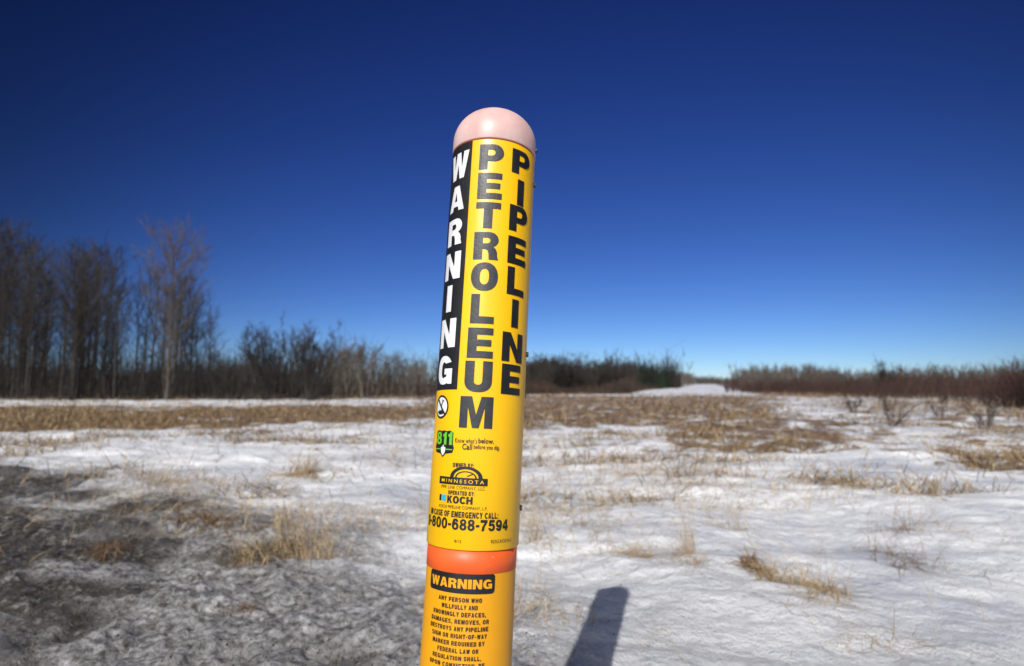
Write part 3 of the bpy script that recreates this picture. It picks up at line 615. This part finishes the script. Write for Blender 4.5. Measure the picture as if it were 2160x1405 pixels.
b1=box_px(932,941,1043,1056,r2); decal('blue_square',[fill([rect(b1[0],b1[2],b1[1],b1[3])])],r2,M['cyan'],sleeve)
b1=box_px(927,931,1042,1055,r2); decal('black_square',[fill([rect(b1[0],b1[2],b1[1],b1[3])])],r2,M['black'],sleeve)
decal('emergency_lettering',HV('IN CASE OF EMERGENCY CALL:',909,1051,1080,1093,.2),r2,M['black'],sleeve)
pb=box_px(911,1071,1096,1120,r2); pk=(pb[1]-pb[0])/wsum('800-688-7594',.15,WID); lw=pk*wsum('1-',.15,WID)
decal('phone_number',heavy('800-688-7594',pb,.15)+heavy('1-',(pb[0]-.15*pk-lw,pb[0]-.15*pk,pb[2],pb[3]),.15),r2,M['black'],sleeve)
decal('small_print',[T('8/12',958,973,1139,1145,.0),T('RDG-KOCH-2',1036,1078,1138,1145,.0)],r2,M['black'],sleeve)
q1=RI+.0003; q2=RI+.0006
bx=box_px(908,1044,1211,1253,q1)
def rrect(a,b_,c,d,r): 
    o=[]
    for cx,cy,a0 in ((c-r,d-r,0),(a+r,d-r,90),(a+r,b_+r,180),(c-r,b_+r,270)): o+=ell(cx,cy,r,r,6,1,a0,a0+90)
    return o
decal('warning_plate',[fill([rrect(bx[0],bx[2],bx[1],bx[3],.0035)])],q1,M['black'],tube)
decal('warning_lettering',heavy('WARNING',(bx[0]+.0035,bx[1]-.0035,bx[2]+.0052,bx[3]-.0052),.12),q2,M['yellow2'],tube)
lines=[('ANY PERSON WHO',925,1017),('WILLFULLY AND',931,1008),('KNOWINGLY DEFACES,',914,1025),('DAMAGES, REMOVES, OR',910,1031),('DESTROYS ANY PIPELINE',908,1030),('SIGN OR RIGHT-OF-WAY',911,1027),('MARKER REQUIRED BY',912,1022),('FEDERAL LAW OR',922,1009),('REGULATION SHALL,',912,1015),('UPON CONVICTION, BE',906,1022),('SUBJECT TO A FINE',912,1012)]
geo=[]
G['J']=[[(0,.35),(.33,.35),(.42,.22),(.6,.26),(.62,.4),(.62,1),(1,1),(1,.3),(.8,.02),(.5,-.02),(.15,.05)]]
for k,(s,u0,u1) in enumerate(lines):
    vc=1266+15.4*k; geo+=heavy(s,box_px(u0,u1,vc-4.8,vc+4.8,q2),.26)
decal('fine_print',geo,q2,M['black'],tube)
# ------------------------------------------------------------ light, world, camera
EL=R_(37.3); az_=R_(16.0); sd=Vector((-math.sin(az_)*math.cos(EL),-math.cos(az_)*math.cos(EL),math.sin(EL)))
sl=bpy.data.lights.new('sun','SUN'); sl.energy=4.8; sl.angle=R_(.6); sl.color=(1,.965,.91); so=bpy.data.objects.new('sun',sl); C.objects.link(so); so.rotation_euler=(-sd).to_track_quat('-Z','Y').to_euler()
w=bpy.data.worlds.new('World'); scene.world=w; w.use_nodes=True; N=w.node_tree.nodes; L=w.node_tree.links; bg=N['Background']
sk=N.new('ShaderNodeTexSky'); sk.sky_type='NISHITA'; sk.sun_disc=False; sk.sun_elevation=EL; sk.sun_rotation=math.atan2(sd.x,sd.y); sk.altitude=1500; sk.air_density=.9; sk.dust_density=.1; sk.ozone_density=4
sep=N.new('ShaderNodeSeparateColor'); L.new(sk.outputs[0],sep.inputs[0]); cmb=N.new('ShaderNodeCombineColor')
# lens vignette put into the sky colour: darker away from the view axis
tcw=N.new('ShaderNodeTexCoord'); nv=N.new('ShaderNodeVectorMath'); nv.operation='NORMALIZE'; L.new(tcw.outputs['Generated'],nv.inputs[0])
def dotn(v):
    d=N.new('ShaderNodeVectorMath'); d.operation='DOT_PRODUCT'; L.new(nv.outputs[0],d.inputs[0]); d.inputs[1].default_value=v; return d.outputs['Value']
ab=N.new('ShaderNodeMath'); ab.operation='ABSOLUTE'; L.new(dotn(Vector((.12,.99,.06)).normalized()),ab.inputs[0])
vg=N.new('ShaderNodeMapRange'); vg.interpolation_type='SMOOTHSTEP'; L.new(ab.outputs[0],vg.inputs[0]); vg.inputs[1].default_value=.52; vg.inputs[2].default_value=.98; vg.inputs[3].default_value=.36; vg.inputs[4].default_value=1.10
au=N.new('ShaderNodeMapRange'); au.interpolation_type='SMOOTHSTEP'; L.new(dotn(sd),au.inputs[0]); au.inputs[1].default_value=.35; au.inputs[2].default_value=1.0; au.inputs[3].default_value=0; au.inputs[4].default_value=5.0  # whitish glow added around the sun, out of view, to neutralise blue shadows
for k,(g_,a_) in enumerate(((1.55,.95),(1.50,.99),(1.22,1.12))):
    m1=N.new('ShaderNodeMath'); m1.operation='MULTIPLY'; L.new(sep.outputs[k],m1.inputs[0]); m1.inputs[1].default_value=.08
    m2=N.new('ShaderNodeMath'); m2.operation='POWER'; L.new(m1.outputs[0],m2.inputs[0]); m2.inputs[1].default_value=g_
    m3=N.new('ShaderNodeMath'); m3.operation='MULTIPLY'; L.new(m2.outputs[0],m3.inputs[0]); m3.inputs[1].default_value=a_*10
    m4=N.new('ShaderNodeMath'); m4.operation='MULTIPLY_ADD'; L.new(m3.outputs[0],m4.inputs[0]); L.new(vg.outputs[0],m4.inputs[1]); L.new(au.outputs[0],m4.inputs[2]); L.new(m4.outputs[0],cmb.inputs[k])
L.new(cmb.outputs[0],bg.inputs[0]); bg.inputs[1].default_value=.1
cam=bpy.data.cameras.new('camera'); co_=bpy.data.objects.new('camera',cam); C.objects.link(co_); co_.location=(0,0,CAMH); co_.rotation_euler=(math.pi/2+PITCH,0,0)
cam.lens=20; cam.sensor_width=36; cam.clip_start=.02; cam.clip_end=5000; cam.dof.use_dof=True; cam.dof.focus_distance=.64; cam.dof.aperture_fstop=5.2
scene.camera=co_
scene.view_settings.view_transform='Standard'; scene.view_settings.look='None'; scene.view_settings.exposure=0
